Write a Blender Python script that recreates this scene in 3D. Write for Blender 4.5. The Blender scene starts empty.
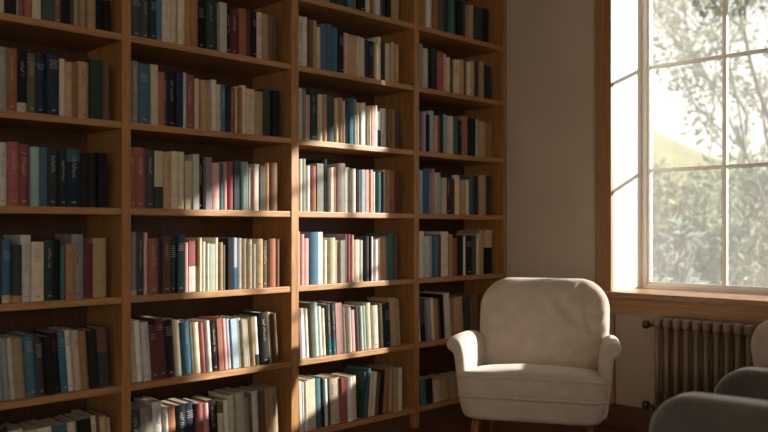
import bpy, bmesh, math, random
from mathutils import Vector, Matrix, noise
R = math.radians
C = bpy.context.scene.collection
scene = bpy.context.scene

# ------------------------------------------------------------------ camera, sky, sun, exposure
CAM_H = 1.04
FPX, YH = 825.0, 229.0                      # focal length in pixels, horizon row
AX = math.atan2(836, 825)                   # angle between the view and the bookcase direction (+Y)
FW = Vector((-math.sin(AX), math.cos(AX), 0)); RT = Vector((math.cos(AX), math.sin(AX), 0))
cam_d = bpy.data.cameras.new('camera'); cam = bpy.data.objects.new('camera', cam_d); C.objects.link(cam)
cam.location = (0, 0, CAM_H); cam.rotation_euler = (R(90), 0, AX)
cam_d.sensor_width = 36; cam_d.lens = 36 * FPX / 768
cam_d.shift_y = (YH - 216) / 768
cam_d.clip_start = .05; cam_d.clip_end = 300
cam_d.dof.use_dof = True; cam_d.dof.focus_distance = 3.75; cam_d.dof.aperture_fstop = 1.9
scene.camera = cam

SUN_DIR = Vector((-1, -1.38, -.52)).normalized()
w = bpy.data.worlds.new('sky'); scene.world = w; w.use_nodes = True
nt = w.node_tree; nt.nodes.clear()
wo = nt.nodes.new('ShaderNodeOutputWorld'); bg = nt.nodes.new('ShaderNodeBackground')
tc = nt.nodes.new('ShaderNodeTexCoord'); sp = nt.nodes.new('ShaderNodeSeparateXYZ'); rp = nt.nodes.new('ShaderNodeValToRGB')
nt.links.new(tc.outputs['Generated'], sp.inputs[0]); nt.links.new(sp.outputs['Z'], rp.inputs[0])
rp.color_ramp.elements[0].color = (1, .97, .92, 1); rp.color_ramp.elements[1].color = (.80, .88, 1, 1)
rp.color_ramp.elements[0].position = .15
nt.links.new(rp.outputs[0], bg.inputs[0]); bg.inputs[1].default_value = 1.5
nt.links.new(bg.outputs[0], wo.inputs[0])
sd = bpy.data.lights.new('sun', 'SUN'); sd.energy = 15.0; sd.angle = R(1.3); sd.color = (1, .935, .84)
so = bpy.data.objects.new('sun', sd); C.objects.link(so)
so.rotation_euler = SUN_DIR.to_track_quat('-Z', 'Y').to_euler(); so.location = (6, 10, 6)
def portal(name, loc, rot, sx, sy):
    d = bpy.data.lights.new(name, 'AREA'); d.shape = 'RECTANGLE'; d.size = sx; d.size_y = sy
    d.cycles.is_portal = True
    o = bpy.data.objects.new(name, d); C.objects.link(o); o.location = loc; o.rotation_euler = rot
portal('window_daylight', (-1.4, 4.36, 1.6), (R(-90), 0, 0), 1.8, 1.9)
portal('fill_window_portal', (2.1, -.85, 1.55), (0, R(90), 0), 1.75, 2.75)  # portal of the added fill window
scene.view_settings.view_transform = 'Standard'; scene.view_settings.look = 'None'
scene.view_settings.gamma = 1; scene.view_settings.use_curve_mapping = False
scene.view_settings.exposure = 0.62
scene.cycles.max_bounces = 10; scene.cycles.diffuse_bounces = 6; scene.cycles.transparent_max_bounces = 24
scene.cycles.caustics_reflective = False; scene.cycles.caustics_refractive = False
scene.cycles.sample_clamp_indirect = 6

# ------------------------------------------------------------------ helpers
def ray(x, y):                              # direction through a photo pixel (per metre of depth)
    u = (x - 384) / FPX
    return FW + RT * u + Vector((0, 0, (YH - y) / FPX))
def on_X(x, y, X):                          # point of plane X seen at the pixel
    d = ray(x, y); t = X / d.x; return Vector((0, 0, CAM_H)) + d * t
def on_Y(x, y, Y):
    d = ray(x, y); t = Y / d.y; return Vector((0, 0, CAM_H)) + d * t
def at_depth(x, y, t): return Vector((0, 0, CAM_H)) + ray(x, y) * t

def s2l(c): return tuple(((v / 12.92) if v <= .04045 else ((v + .055) / 1.055) ** 2.4) for v in c)
MATS = {}
def new_mat(name):
    m = bpy.data.materials.new(name); m.use_nodes = True; MATS[name] = m
    return m, m.node_tree, m.node_tree.nodes['Principled BSDF']
def N(t, kind, **kw):
    n = t.nodes.new(kind)
    for k, v in kw.items():
        if k in n.inputs: n.inputs[k].default_value = v
        else: setattr(n, k, v)
    return n
def ramp(t, src, a, b, p0=.3, p1=.7):
    r = t.nodes.new('ShaderNodeValToRGB'); r.color_ramp.elements[0].color = (*a, 1); r.color_ramp.elements[1].color = (*b, 1)
    r.color_ramp.elements[0].position = p0; r.color_ramp.elements[1].position = p1
    t.links.new(src, r.inputs[0]); return r
def bump(t, src, bsdf, strength, dist=.01):
    b = N(t, 'ShaderNodeBump', Strength=strength, Distance=dist); t.links.new(src, b.inputs['Height']); t.links.new(b.outputs[0], bsdf.inputs['Normal'])
def plain(name, col, rough=.5, metal=0, nscale=30, var=.12, bmp=.05):
    m, t, b = new_mat(name); c = s2l(col)
    n = N(t, 'ShaderNodeTexNoise', Scale=nscale, Detail=5.0)
    tc = t.nodes.new('ShaderNodeTexCoord'); t.links.new(tc.outputs['Object'], n.inputs['Vector'])
    r = ramp(t, n.outputs[0], tuple(v * (1 - var) for v in c), tuple(min(1, v * (1 + var)) for v in c))
    t.links.new(r.outputs[0], b.inputs['Base Color']); b.inputs['Roughness'].default_value = rough; b.inputs['Metallic'].default_value = metal
    if bmp: bump(t, n.outputs[0], b, bmp)
    return m
def wood(name, a, b_, axis, rough=.45, scale=6):
    m, t, b = new_mat(name)
    tc = t.nodes.new('ShaderNodeTexCoord'); mp = t.nodes.new('ShaderNodeMapping')
    s = [9, 9, 9]; s[axis] = .7; mp.inputs['Scale'].default_value = s
    oi = t.nodes.new('ShaderNodeObjectInfo')
    mul = N(t, 'ShaderNodeMath', operation='MULTIPLY'); mul.inputs[1].default_value = 7
    t.links.new(oi.outputs['Random'], mul.inputs[0]); t.links.new(mul.outputs[0], mp.inputs['Location'])
    t.links.new(tc.outputs['Object'], mp.inputs[0])
    n = N(t, 'ShaderNodeTexNoise', Scale=scale, Detail=8.0, Distortion=1.2); t.links.new(mp.outputs[0], n.inputs['Vector'])
    n2 = N(t, 'ShaderNodeTexNoise', Scale=scale * 6, Detail=3.0); t.links.new(mp.outputs[0], n2.inputs['Vector'])
    mx = N(t, 'ShaderNodeMix', data_type='FLOAT'); mx.inputs[0].default_value = .35
    t.links.new(n.outputs[0], mx.inputs[2]); t.links.new(n2.outputs[0], mx.inputs[3])
    r = ramp(t, mx.outputs[0], s2l(a), s2l(b_), .34, .66)
    t.links.new(r.outputs[0], b.inputs['Base Color']); b.inputs['Roughness'].default_value = rough
    bump(t, mx.outputs[0], b, .12, .004)
    return m
def fabric(name, a, b_, rough=.9, sheen=.3):
    m, t, b = new_mat(name)
    tc = t.nodes.new('ShaderNodeTexCoord')
    n = N(t, 'ShaderNodeTexNoise', Scale=14.0, Detail=6.0); t.links.new(tc.outputs['Object'], n.inputs['Vector'])
    mp = t.nodes.new('ShaderNodeMapping'); mp.inputs['Scale'].default_value = (260, 260, 60); t.links.new(tc.outputs['Object'], mp.inputs[0])
    n2 = N(t, 'ShaderNodeTexNoise', Scale=1.0, Detail=2.0); t.links.new(mp.outputs[0], n2.inputs['Vector'])
    mx = N(t, 'ShaderNodeMix', data_type='FLOAT'); mx.inputs[0].default_value = .5
    t.links.new(n.outputs[0], mx.inputs[2]); t.links.new(n2.outputs[0], mx.inputs[3])
    r = ramp(t, mx.outputs[0], s2l(a), s2l(b_), .35, .65)
    t.links.new(r.outputs[0], b.inputs['Base Color']); b.inputs['Roughness'].default_value = rough
    b.inputs['Sheen Weight'].default_value = sheen
    bump(t, mx.outputs[0], b, .25, .003)
    return m
def leafmat(name, a, b_, trans=.55):
    m = bpy.data.materials.new(name); m.use_nodes = True; t = m.node_tree; t.nodes.clear()
    o = t.nodes.new('ShaderNodeOutputMaterial'); tc = t.nodes.new('ShaderNodeTexCoord')
    n = N(t, 'ShaderNodeTexNoise', Scale=3.0, Detail=4.0); t.links.new(tc.outputs['Object'], n.inputs['Vector'])
    r = ramp(t, n.outputs[0], s2l(a), s2l(b_), .35, .65)
    d = t.nodes.new('ShaderNodeBsdfDiffuse'); tr = t.nodes.new('ShaderNodeBsdfTranslucent'); mx = t.nodes.new('ShaderNodeMixShader')
    mx.inputs[0].default_value = trans
    t.links.new(r.outputs[0], d.inputs[0]); t.links.new(r.outputs[0], tr.inputs[0])
    t.links.new(d.outputs[0], mx.inputs[1]); t.links.new(tr.outputs[0], mx.inputs[2]); t.links.new(mx.outputs[0], o.inputs[0])
    return m

def add_box(bm, x0, x1, y0, y1, z0, z1, bev=0):
    v = [bm.verts.new((x, y, z)) for x in (x0, x1) for y in (y0, y1) for z in (z0, z1)]
    f = [(0, 1, 3, 2), (4, 6, 7, 5), (0, 4, 5, 1), (2, 3, 7, 6), (0, 2, 6, 4), (1, 5, 7, 3)]
    fs = [bm.faces.new([v[i] for i in q]) for q in f]
    if bev:
        es = list({e for q in fs for e in q.edges})
        bmesh.ops.bevel(bm, geom=es, offset=bev, segments=2, affect='EDGES', profile=.7)
def add_tube(bm, pts, radii, seg=10, cap=True):
    rings = []
    pts = [Vector(p) for p in pts]
    for i, p in enumerate(pts):
        a = pts[max(i - 1, 0)]; b = pts[min(i + 1, len(pts) - 1)]
        d = (b - a).normalized()
        ux = d.orthogonal().normalized() if i == 0 else (rings_u - d * rings_u.dot(d)).normalized()
        rings_u = ux; uy = d.cross(ux)
        rr = radii[i] if isinstance(radii, (list, tuple)) else radii
        rings.append([bm.verts.new(p + (ux * math.cos(2 * math.pi * k / seg) + uy * math.sin(2 * math.pi * k / seg)) * rr) for k in range(seg)])
    for a, b in zip(rings, rings[1:]):
        for k in range(seg): bm.faces.new((a[k], a[(k + 1) % seg], b[(k + 1) % seg], b[k]))
    if cap:
        bm.faces.new(rings[0][::-1]); bm.faces.new(rings[-1])
def rounded_box(bm, hx, hy, hz, r, n=10, fn=None):
    """box of half sizes hx,hy,hz with edges rounded by r; fn deforms each point"""
    vs = {}
    def grid(h):
        inner = [-h + r + (2 * h - 2 * r) * i / n for i in range(n + 1)]
        k = 4
        lo = [-h + r - r * math.tan(math.pi / 4 * (k - i) / k) for i in range(k)]
        return lo + inner + [-q for q in reversed(lo)]
    g = (grid(hx), grid(hy), grid(hz)); h = (hx, hy, hz)
    def vert(key):
        if key in vs: return vs[key]
        p = Vector((g[0][key[0]], g[1][key[1]], g[2][key[2]]))
        c = Vector([max(-hh + r, min(hh - r, q)) for q, hh in zip(p, h)])
        d = p - c
        p = c + d.normalized() * r if d.length > 1e-9 else p
        if fn: p = Vector(fn(p))
        vs[key] = bm.verts.new(p); return vs[key]
    m = [len(q) - 1 for q in g]
    for ax in range(3):
        a, b = [i for i in range(3) if i != ax]
        for side in (0, m[ax]):
            for i in range(m[a]):
                for j in range(m[b]):
                    ks = []
                    for di, dj in ((0, 0), (1, 0), (1, 1), (0, 1)):
                        k = [0, 0, 0]; k[ax] = side; k[a] = i + di; k[b] = j + dj; ks.append(tuple(k))
                    q = [vert(k) for k in ks]
                    bm.faces.new(q if (side == 0) == (ax == 1) else q[::-1])
def plan_round(p, q, a, b, rad):            # round the corners of a rectangle in two axes
    dx = abs(p) - (a - rad); dz = abs(q) - (b - rad)
    if dx > 0 and dz > 0:
        s = max(dx, dz) / math.hypot(dx, dz)
        return math.copysign(a - rad + dx * s, p), math.copysign(b - rad + dz * s, q)
    return p, q
def outline(a, b, rad, nc=14, ns=10):          # closed rounded rectangle, counter-clockwise from (a, -b+rad)
    pts = []
    for cx, cy, a0 in ((a - rad, b - rad, 0), (-a + rad, b - rad, 90), (-a + rad, -b + rad, 180), (a - rad, -b + rad, 270)):
        arc = [(cx + rad * math.cos(R(a0 + 90 * k / nc)), cy + rad * math.sin(R(a0 + 90 * k / nc))) for k in range(nc + 1)]
        if pts:
            p, q = pts[-1], arc[0]
            pts += [(p[0] + (q[0] - p[0]) * k / ns, p[1] + (q[1] - p[1]) * k / ns) for k in range(1, ns)]
        pts += arc
    p, q = pts[-1], pts[0]
    pts += [(p[0] + (q[0] - p[0]) * k / ns, p[1] + (q[1] - p[1]) * k / ns) for k in range(1, ns)]
    return pts
def pad(bm, a, b, rad, h, r, fn, inner=12):
    """upholstered pad: rounded-rectangle plan a x b, thickness 2h, edges rounded by r; fn(p, q, d) places it"""
    o = outline(a, b, rad); m = (a + b) / 2
    half = [(1 - (r - r * math.cos(R(90 - 90 * k / 6))) / m, h - r + r * math.sin(R(90 - 90 * k / 6))) for k in range(7)]     # from face edge to side
    s0 = half[0][0]
    prof = [(s0 * k / inner, h) for k in range(1, inner)] + half
    prof = prof + [(s_, -d_) for s_, d_ in reversed(prof)]
    rings = [[bm.verts.new(fn(x * s_, y * s_, d_)) for x, y in o] for s_, d_ in prof]
    n = len(o)
    for p, q in zip(rings, rings[1:]):
        for k in range(n): bm.faces.new((p[k], p[(k + 1) % n], q[(k + 1) % n], q[k]))
    for rg, d_ in ((rings[0], h), (rings[-1], -h)):
        c = bm.verts.new(fn(0, 0, d_))
        for k in range(n): bm.faces.new((c, rg[k], rg[(k + 1) % n]))
def obj(name, bm, m, parent=None, smooth=False, loc=None):
    bmesh.ops.recalc_face_normals(bm, faces=bm.faces[:])
    me = bpy.data.meshes.new(name); bm.to_mesh(me); bm.free()
    for q in (m if isinstance(m, (list, tuple)) else [m]): me.materials.append(q)
    if smooth:
        for p in me.polygons: p.use_smooth = True
    o = bpy.data.objects.new(name, me); C.objects.link(o)
    if parent: o.parent = parent
    if loc: o.location = loc
    return o
def thing(name, label, cat, loc=(0, 0, 0), rotz=0, group=None):
    o = bpy.data.objects.new(name, None); C.objects.link(o); o.empty_display_size = .1
    o.location = loc; o.rotation_euler = (0, 0, rotz); o['label'] = label; o['category'] = cat
    if group: o['group'] = group
    return o
def tag(o, label, cat, group=None, kind=None):
    o['label'] = label; o['category'] = cat
    if group: o['group'] = group
    if kind: o['kind'] = kind
    return o
def struct(name, bm, m, parent=None, smooth=False):
    o = obj(name, bm, m, parent, smooth)
    if not parent: o['kind'] = 'structure'
    return o
def boxes(*bs, bev=0):
    bm = bmesh.new()
    for b in bs: add_box(bm, *b, bev=bev)
    return bm

# ------------------------------------------------------------------ materials
M_wall = plain('plaster', (.80, .745, .675), .9, nscale=3, var=.05, bmp=.08)
M_panel = plain('painted_panel', (.68, .62, .55), .8, nscale=4, var=.04)
M_ceil = plain('ceiling_paint', (.88, .86, .82), .9, nscale=3, var=.03)
M_white = plain('white_paint', (.93, .915, .885), .45, nscale=8, var=.02, bmp=.02)
M_oak_y = wood('oak_along_shelf', (.58, .405, .23), (.75, .57, .38), 1)
M_oak_z = wood('oak_upright', (.57, .39, .215), (.74, .55, .35), 2)
M_oak_x = wood('oak_back', (.27, .17, .10), (.37, .255, .165), 2)  # darkened oak, with the shade of the recesses put into the colour
M_trim_z = wood('trim_oak_upright', (.56, .40, .26), (.71, .54, .39), 2)
M_trim_x = wood('trim_oak_level', (.58, .42, .28), (.74, .57, .42), 0)
M_base = wood('baseboard_wood', (.29, .19, .12), (.40, .28, .18), 0)
M_leg = wood('leg_wood', (.40, .22, .11), (.56, .34, .18), 2)
M_linen = fabric('cream_linen', (.735, .68, .615), (.81, .76, .70))
M_grey = fabric('grey_weave', (.27, .245, .215), (.35, .325, .29), .9, 1.0)
M_rad = plain('radiator_paint', (.47, .395, .305), .45, nscale=6, var=.05)
M_brass = plain('aged_brass', (.36, .27, .20), .4, .7, 40, .2)
M_dark = plain('dark_rail', (.10, .085, .075), .5)
M_blocker = plain('blocker_finish', (.42, .36, .32), .8, nscale=10, var=.2)  # finish of the unseen screen added to block sun
M_lawn = plain('lawn', (.33, .36, .22), .95, nscale=2, var=.3)
M_hill = plain('hillside', (.50, .49, .33), .95, nscale=.25, var=.25, bmp=0)
M_bark = plain('bark', (.46, .43, .39), .9, nscale=20, var=.25)
M_leaf = leafmat('leaf_green', (.46, .50, .41), (.60, .62, .52))  # leaf and bark tones lightened, putting the washed-out haze into the colour
M_leaf2 = leafmat('leaf_grey_green', (.46, .51, .48), (.60, .63, .59))
M_leaf3 = leafmat('leaf_yellow', (.52, .53, .43), (.66, .65, .54))
M_strap = leafmat('strap_leaf', (.56, .55, .45), (.72, .69, .58))

m, t, b = new_mat('floor_boards')
tc = t.nodes.new('ShaderNodeTexCoord'); br = t.nodes.new('ShaderNodeTexBrick')
br.inputs['Scale'].default_value = 1; br.inputs['Brick Width'].default_value = 1.4; br.inputs['Row Height'].default_value = .12
br.inputs['Mortar Size'].default_value = .002
br.inputs['Color1'].default_value = (*s2l((.34, .22, .14)), 1); br.inputs['Color2'].default_value = (*s2l((.42, .28, .18)), 1)
br.inputs['Mortar'].default_value = (*s2l((.15, .09, .06)), 1)
t.links.new(tc.outputs['Object'], br.inputs['Vector'])
n = N(t, 'ShaderNodeTexNoise', Scale=3.0, Detail=8.0); mp = t.nodes.new('ShaderNodeMapping'); mp.inputs['Scale'].default_value = (1, 14, 1)
t.links.new(tc.outputs['Object'], mp.inputs[0]); t.links.new(mp.outputs[0], n.inputs['Vector'])
r = ramp(t, n.outputs[0], (.65, .65, .65), (1.0, 1.0, 1.0))
mx = N(t, 'ShaderNodeMix', data_type='RGBA', blend_type='MULTIPLY'); mx.inputs[0].default_value = 1
t.links.new(br.outputs['Color'], mx.inputs[6]); t.links.new(r.outputs[0], mx.inputs[7]); t.links.new(mx.outputs[2], b.inputs['Base Color'])
b.inputs['Roughness'].default_value = .4
M_floor = m

m = bpy.data.materials.new('window_glass'); m.use_nodes = True; t = m.node_tree; t.nodes.clear()
o = t.nodes.new('ShaderNodeOutputMaterial'); tr = t.nodes.new('ShaderNodeBsdfTransparent'); gl = t.nodes.new('ShaderNodeBsdfGlossy')
tl = t.nodes.new('ShaderNodeBsdfTranslucent'); m1 = t.nodes.new('ShaderNodeMixShader'); m2 = t.nodes.new('ShaderNodeMixShader')
gl.inputs['Roughness'].default_value = .02; m1.inputs[0].default_value = .04
nz = N(t, 'ShaderNodeTexNoise', Scale=3.0, Detail=4.0); tcc = t.nodes.new('ShaderNodeTexCoord'); t.links.new(tcc.outputs['Object'], nz.inputs['Vector'])
mr = t.nodes.new('ShaderNodeMapRange'); mr.inputs[3].default_value = .03; mr.inputs[4].default_value = .045; t.links.new(nz.outputs[0], mr.inputs[0])
tr.inputs[0].default_value = (.70, .70, .695, 1)                      # grey tint added to dim the bright sky outside
tl.inputs[0].default_value = (.95, .94, .92, 1)                      # milky veil that puts the washed-out haze into the panes
t.links.new(mr.outputs[0], m2.inputs[0]); t.links.new(tr.outputs[0], m1.inputs[1]); t.links.new(gl.outputs[0], m1.inputs[2])
t.links.new(m1.outputs[0], m2.inputs[1]); t.links.new(tl.outputs[0], m2.inputs[2]); t.links.new(m2.outputs[0], o.inputs[0])
M_glass = m

m, t, b = new_mat('book_cover')
at = t.nodes.new('ShaderNodeAttribute'); at.attribute_name = 'Col'
n = N(t, 'ShaderNodeTexNoise', Scale=25.0, Detail=6.0); tcc = t.nodes.new('ShaderNodeTexCoord'); t.links.new(tcc.outputs['Object'], n.inputs['Vector'])
r = ramp(t, n.outputs[0], (.84, .83, .80), (1, 1, 1), .3, .6)
mx = N(t, 'ShaderNodeMix', data_type='RGBA', blend_type='MULTIPLY'); mx.inputs[0].default_value = 1
t.links.new(at.outputs['Color'], mx.inputs[6]); t.links.new(r.outputs[0], mx.inputs[7]); t.links.new(mx.outputs[2], b.inputs['Base Color'])
b.inputs['Roughness'].default_value = .75; b.inputs['Specular IOR Level'].default_value = .15
M_cover = m
m, t, b = new_mat('book_pages')
tcc = t.nodes.new('ShaderNodeTexCoord'); mp = t.nodes.new('ShaderNodeMapping'); mp.inputs['Scale'].default_value = (4, 900, 4)
t.links.new(tcc.outputs['Object'], mp.inputs[0]); n = N(t, 'ShaderNodeTexNoise', Scale=1.0, Detail=2.0); t.links.new(mp.outputs[0], n.inputs['Vector'])
r = ramp(t, n.outputs[0], s2l((.66, .58, .46)), s2l((.84, .78, .67))); t.links.new(r.outputs[0], b.inputs['Base Color']); b.inputs['Roughness'].default_value = .9
M_pages = m

# ------------------------------------------------------------------ room shell
D = 2.95                 # bookcase front plane is X = -D
YW = 3.93                # window wall, inner face
XL, XR, YF, ZC = -3.27, 2.0, -2.4, 2.75
WX0, WX1, WZ0, WZ1 = -2.263, -.545, .695, 2.52        # window opening
T = .37                                                # wall thickness
struct('floor', boxes((XL - .2, XR + .2, YF - .2, YW + T, -.1, 0)), M_floor)
struct('ceiling', boxes((XL - .2, XR + .2, YF - .2, YW + T, ZC, ZC + .15)), M_ceil)
struct('wall_back', boxes((XL - .2, WX0, YW, YW + T, 0, ZC), (WX1, XR + .2, YW, YW + T, 0, ZC),
                          (WX0, WX1, YW, YW + T, 0, WZ0), (WX0, WX1, YW, YW + T, WZ1, ZC)), M_wall)
struct('wall_left', boxes((XL - .2, XL, YF, YW, 0, ZC)), M_wall)
struct('wall_front', boxes((XL - .2, XR + .2, YF - .2, YF, 0, ZC)), M_wall)
VY0, VY1, VZ0, VZ1 = -2.2, .5, .7, 2.4              # opening added for fill daylight, out of the frame
struct('wall_right', boxes((XR, XR + .2, YF, VY0, 0, ZC), (XR, XR + .2, VY1, YW, 0, ZC),
                           (XR, XR + .2, VY0, VY1, 0, VZ0), (XR, XR + .2, VY0, VY1, VZ1, ZC)), M_wall)

# window_1: white wooden window with glazing bars
W1 = bpy.data.objects.new('window_1', None); C.objects.link(W1); W1['kind'] = 'structure'
YS = 4.24
fw_ = .034
obj('window_frame', boxes((WX0 + .004, WX0 + fw_, YS, YS + .07, WZ0, WZ1), (WX1 - fw_, WX1, YS, YS + .07, WZ0, WZ1),
                          (WX0 + fw_, WX1 - fw_, YS, YS + .07, WZ0, WZ0 + .04), (WX0 + fw_, WX1 - fw_, YS, YS + .07, WZ1 - .04, WZ1), bev=.004), M_white, W1)
bars = [(-1.806, .011), (-1.397, .011)]
for q, hw in bars:
    obj('glazing_bar', boxes((q - hw, q + hw, YS + .022, YS + .046, WZ0 + .04, WZ1 - .04), bev=.005), M_white, W1)
for z in (1.365, 1.937):
    obj('glazing_bar', boxes((WX0 + fw_, WX1 - fw_, YS + .021, YS + .047, z - .009, z + .009), bev=.005), M_white, W1)
obj('glass_pane', boxes((WX0 + fw_ - .003, WX1 - fw_ + .003, YS + .031, YS + .036, WZ0 + .038, WZ1 - .038)), M_glass, W1)
obj('sash_bead', boxes((WX0 + fw_, WX0 + fw_ + .014, YS + .012, YS + .03, WZ0 + .04, WZ1 - .04), (WX0 + fw_ + .014, WX1 - fw_, YS + .012, YS + .03, WZ0 + .04, WZ0 + .054), bev=.003), M_white, W1)
# reveal lining, casing, sill, apron
struct('trim_1', boxes((WX0, WX0 + .004, YW - .004, YS, WZ0 + .018, WZ1), (WX1 - .004, WX1, YW - .004, YS, WZ0 + .018, WZ1),
                       (WX0, WX1, YW - .004, YS, WZ1 - .004, WZ1)), M_white)
cx0 = on_Y(595, 200, YW).x
struct('trim_2', boxes((on_Y(595, 200, YW - .03).x, on_Y(611, 200, YW - .03).x, YW - .03, YW, WZ0 + .02, WZ1 + .1), bev=.004), M_trim_z)
struct('trim_3', boxes((WX1, WX1 + .1, YW - .03, YW, WZ0 + .02, WZ1 + .1), bev=.004), M_trim_z)
struct('trim_4', boxes((WX0, WX1, YW - .03, YW, WZ1, WZ1 + .1), bev=.004), M_trim_x)
struct('trim_5', boxes((cx0 + .045, WX1 + .06, YW - .065, YS + .004, WZ0 - .012, WZ0 + .018), bev=.006), M_trim_x)   # sill board
struct('trim_6', boxes((cx0 + .06, WX1 + .04, YW - .022, YW, WZ0 - .10, WZ0 - .012), bev=.003), M_trim_x)             # apron
struct('trim_7', boxes((cx0 + .06, cx0 + .125, YW - .024, YW, .12, WZ0 - .10), bev=.003), M_trim_z)
struct('wall_niche', boxes((cx0 + .125, WX1 + .04, YW - .006, YW, .12, WZ0 - .10)), M_panel)
struct('baseboard_back', boxes((-D, XR, YW - .022, YW, 0, .12), bev=.004), M_base)
struct('baseboard_front', boxes((XL, XR, YF, YF + .02, 0, .12)), M_base)
struct('baseboard_right', boxes((XR - .02, XR, YF + .02, YW - .022, 0, .12)), M_base)
# fill_window in the right wall, unseen and added for fill daylight
W2 = bpy.data.objects.new('fill_window', None); C.objects.link(W2); W2['kind'] = 'structure'
obj('window_frame', boxes((XR + .06, XR + .12, VY0, VY0 + .05, VZ0, VZ1), (XR + .06, XR + .12, VY1 - .05, VY1, VZ0, VZ1),
                          (XR + .06, XR + .12, VY0, VY1, VZ0, VZ0 + .05), (XR + .06, XR + .12, VY0, VY1, VZ1 - .05, VZ1)), M_white, W2)
for y in (-1.3, -.4):
    obj('glazing_bar', boxes((XR + .07, XR + .11, y - .015, y + .015, VZ0 + .05, VZ1 - .05)), M_white, W2)
obj('glazing_bar', boxes((XR + .07, XR + .11, VY0 + .05, VY1 - .05, 1.41, 1.44)), M_white, W2)

# ------------------------------------------------------------------ bookcase
KD = D / .7024           # z = CAM_H - k*KD for a line of slope k to the vanishing point
BZ = {n: CAM_H - k * D / RT.x for n, k in dict(T=-.2550, A=-.17815, B=-.0980, C=-.01914, D=.0618, E=.1428, F=.2228).items()}
BZ['S'] = BZ['T'] + .34
TH = .026
def bookY(x, X=-D): return on_X(x, 200, X).y
posts = [(bookY(122), bookY(131)), (bookY(291.5), bookY(298.7)), (bookY(414), bookY(419.3)), (bookY(503.5), YW - .001)]
pw = posts[0][1] - posts[0][0]
posts = [(posts[0][0] - .775 - pw, posts[0][0] - .775)] + posts
BD = .30                 # depth
bc = thing('bookcase', 'tall oak bookcase of four open bays filling the left wall up to the window wall', 'bookcase', (-D, 2.2, 0))
def bpart(name, x0, x1, y0, y1, z0, z1, m, bev=.003):
    return obj(name, boxes((x0 + D, x1 + D, y0 - 2.2, y1 - 2.2, z0, z1), bev=bev), m, bc)
ZT = BZ['S'] + TH
for y0, y1 in posts: bpart('upright', -D - BD, -D, y0, y1, 0, ZT, M_oak_z)
for i in range(4):
    a, b_ = posts[i][1], posts[i + 1][0]
    for n, z in BZ.items():
        bpart('shelf', -D - BD, -D - .004, a, b_, z - TH, z, M_oak_y)
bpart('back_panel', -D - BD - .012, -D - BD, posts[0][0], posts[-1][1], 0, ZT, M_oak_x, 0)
bpart('plinth', -D - .05, -D - .03, posts[0][1], posts[-1][0], 0, BZ['F'] - TH, M_base, 0)

# ------------------------------------------------------------------ books
PAL = dict(wh=((.86, .84, .80), 'white'), cr=((.83, .77, .65), 'cream'), tn=((.68, .56, .41), 'tan'), br=((.42, .30, .21), 'brown'),
           oc=((.68, .46, .26), 'ochre'), ck=((.66, .37, .26), 'rust'), rd=((.64, .30, .29), 'red'), pk=((.83, .60, .57), 'pink'),
           mr=((.37, .18, .19), 'maroon'), pu=((.55, .48, .54), 'mauve'), te=((.20, .40, .43), 'teal'), lt=((.56, .71, .69), 'pale teal'),
           lb=((.60, .70, .77), 'pale blue'), bl=((.22, .42, .58), 'blue'), nv=((.14, .19, .26), 'navy'), gn=((.16, .23, .215), 'dark green'),
           sg=((.71, .73, .65), 'sage'), ol=((.33, .31, .24), 'olive'), gy=((.55, .54, .51), 'grey'), lg=((.74, .73, .70), 'light grey'),
           dg=((.24, .26, .275), 'charcoal'), bk=((.12, .12, .13), 'black'))
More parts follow.
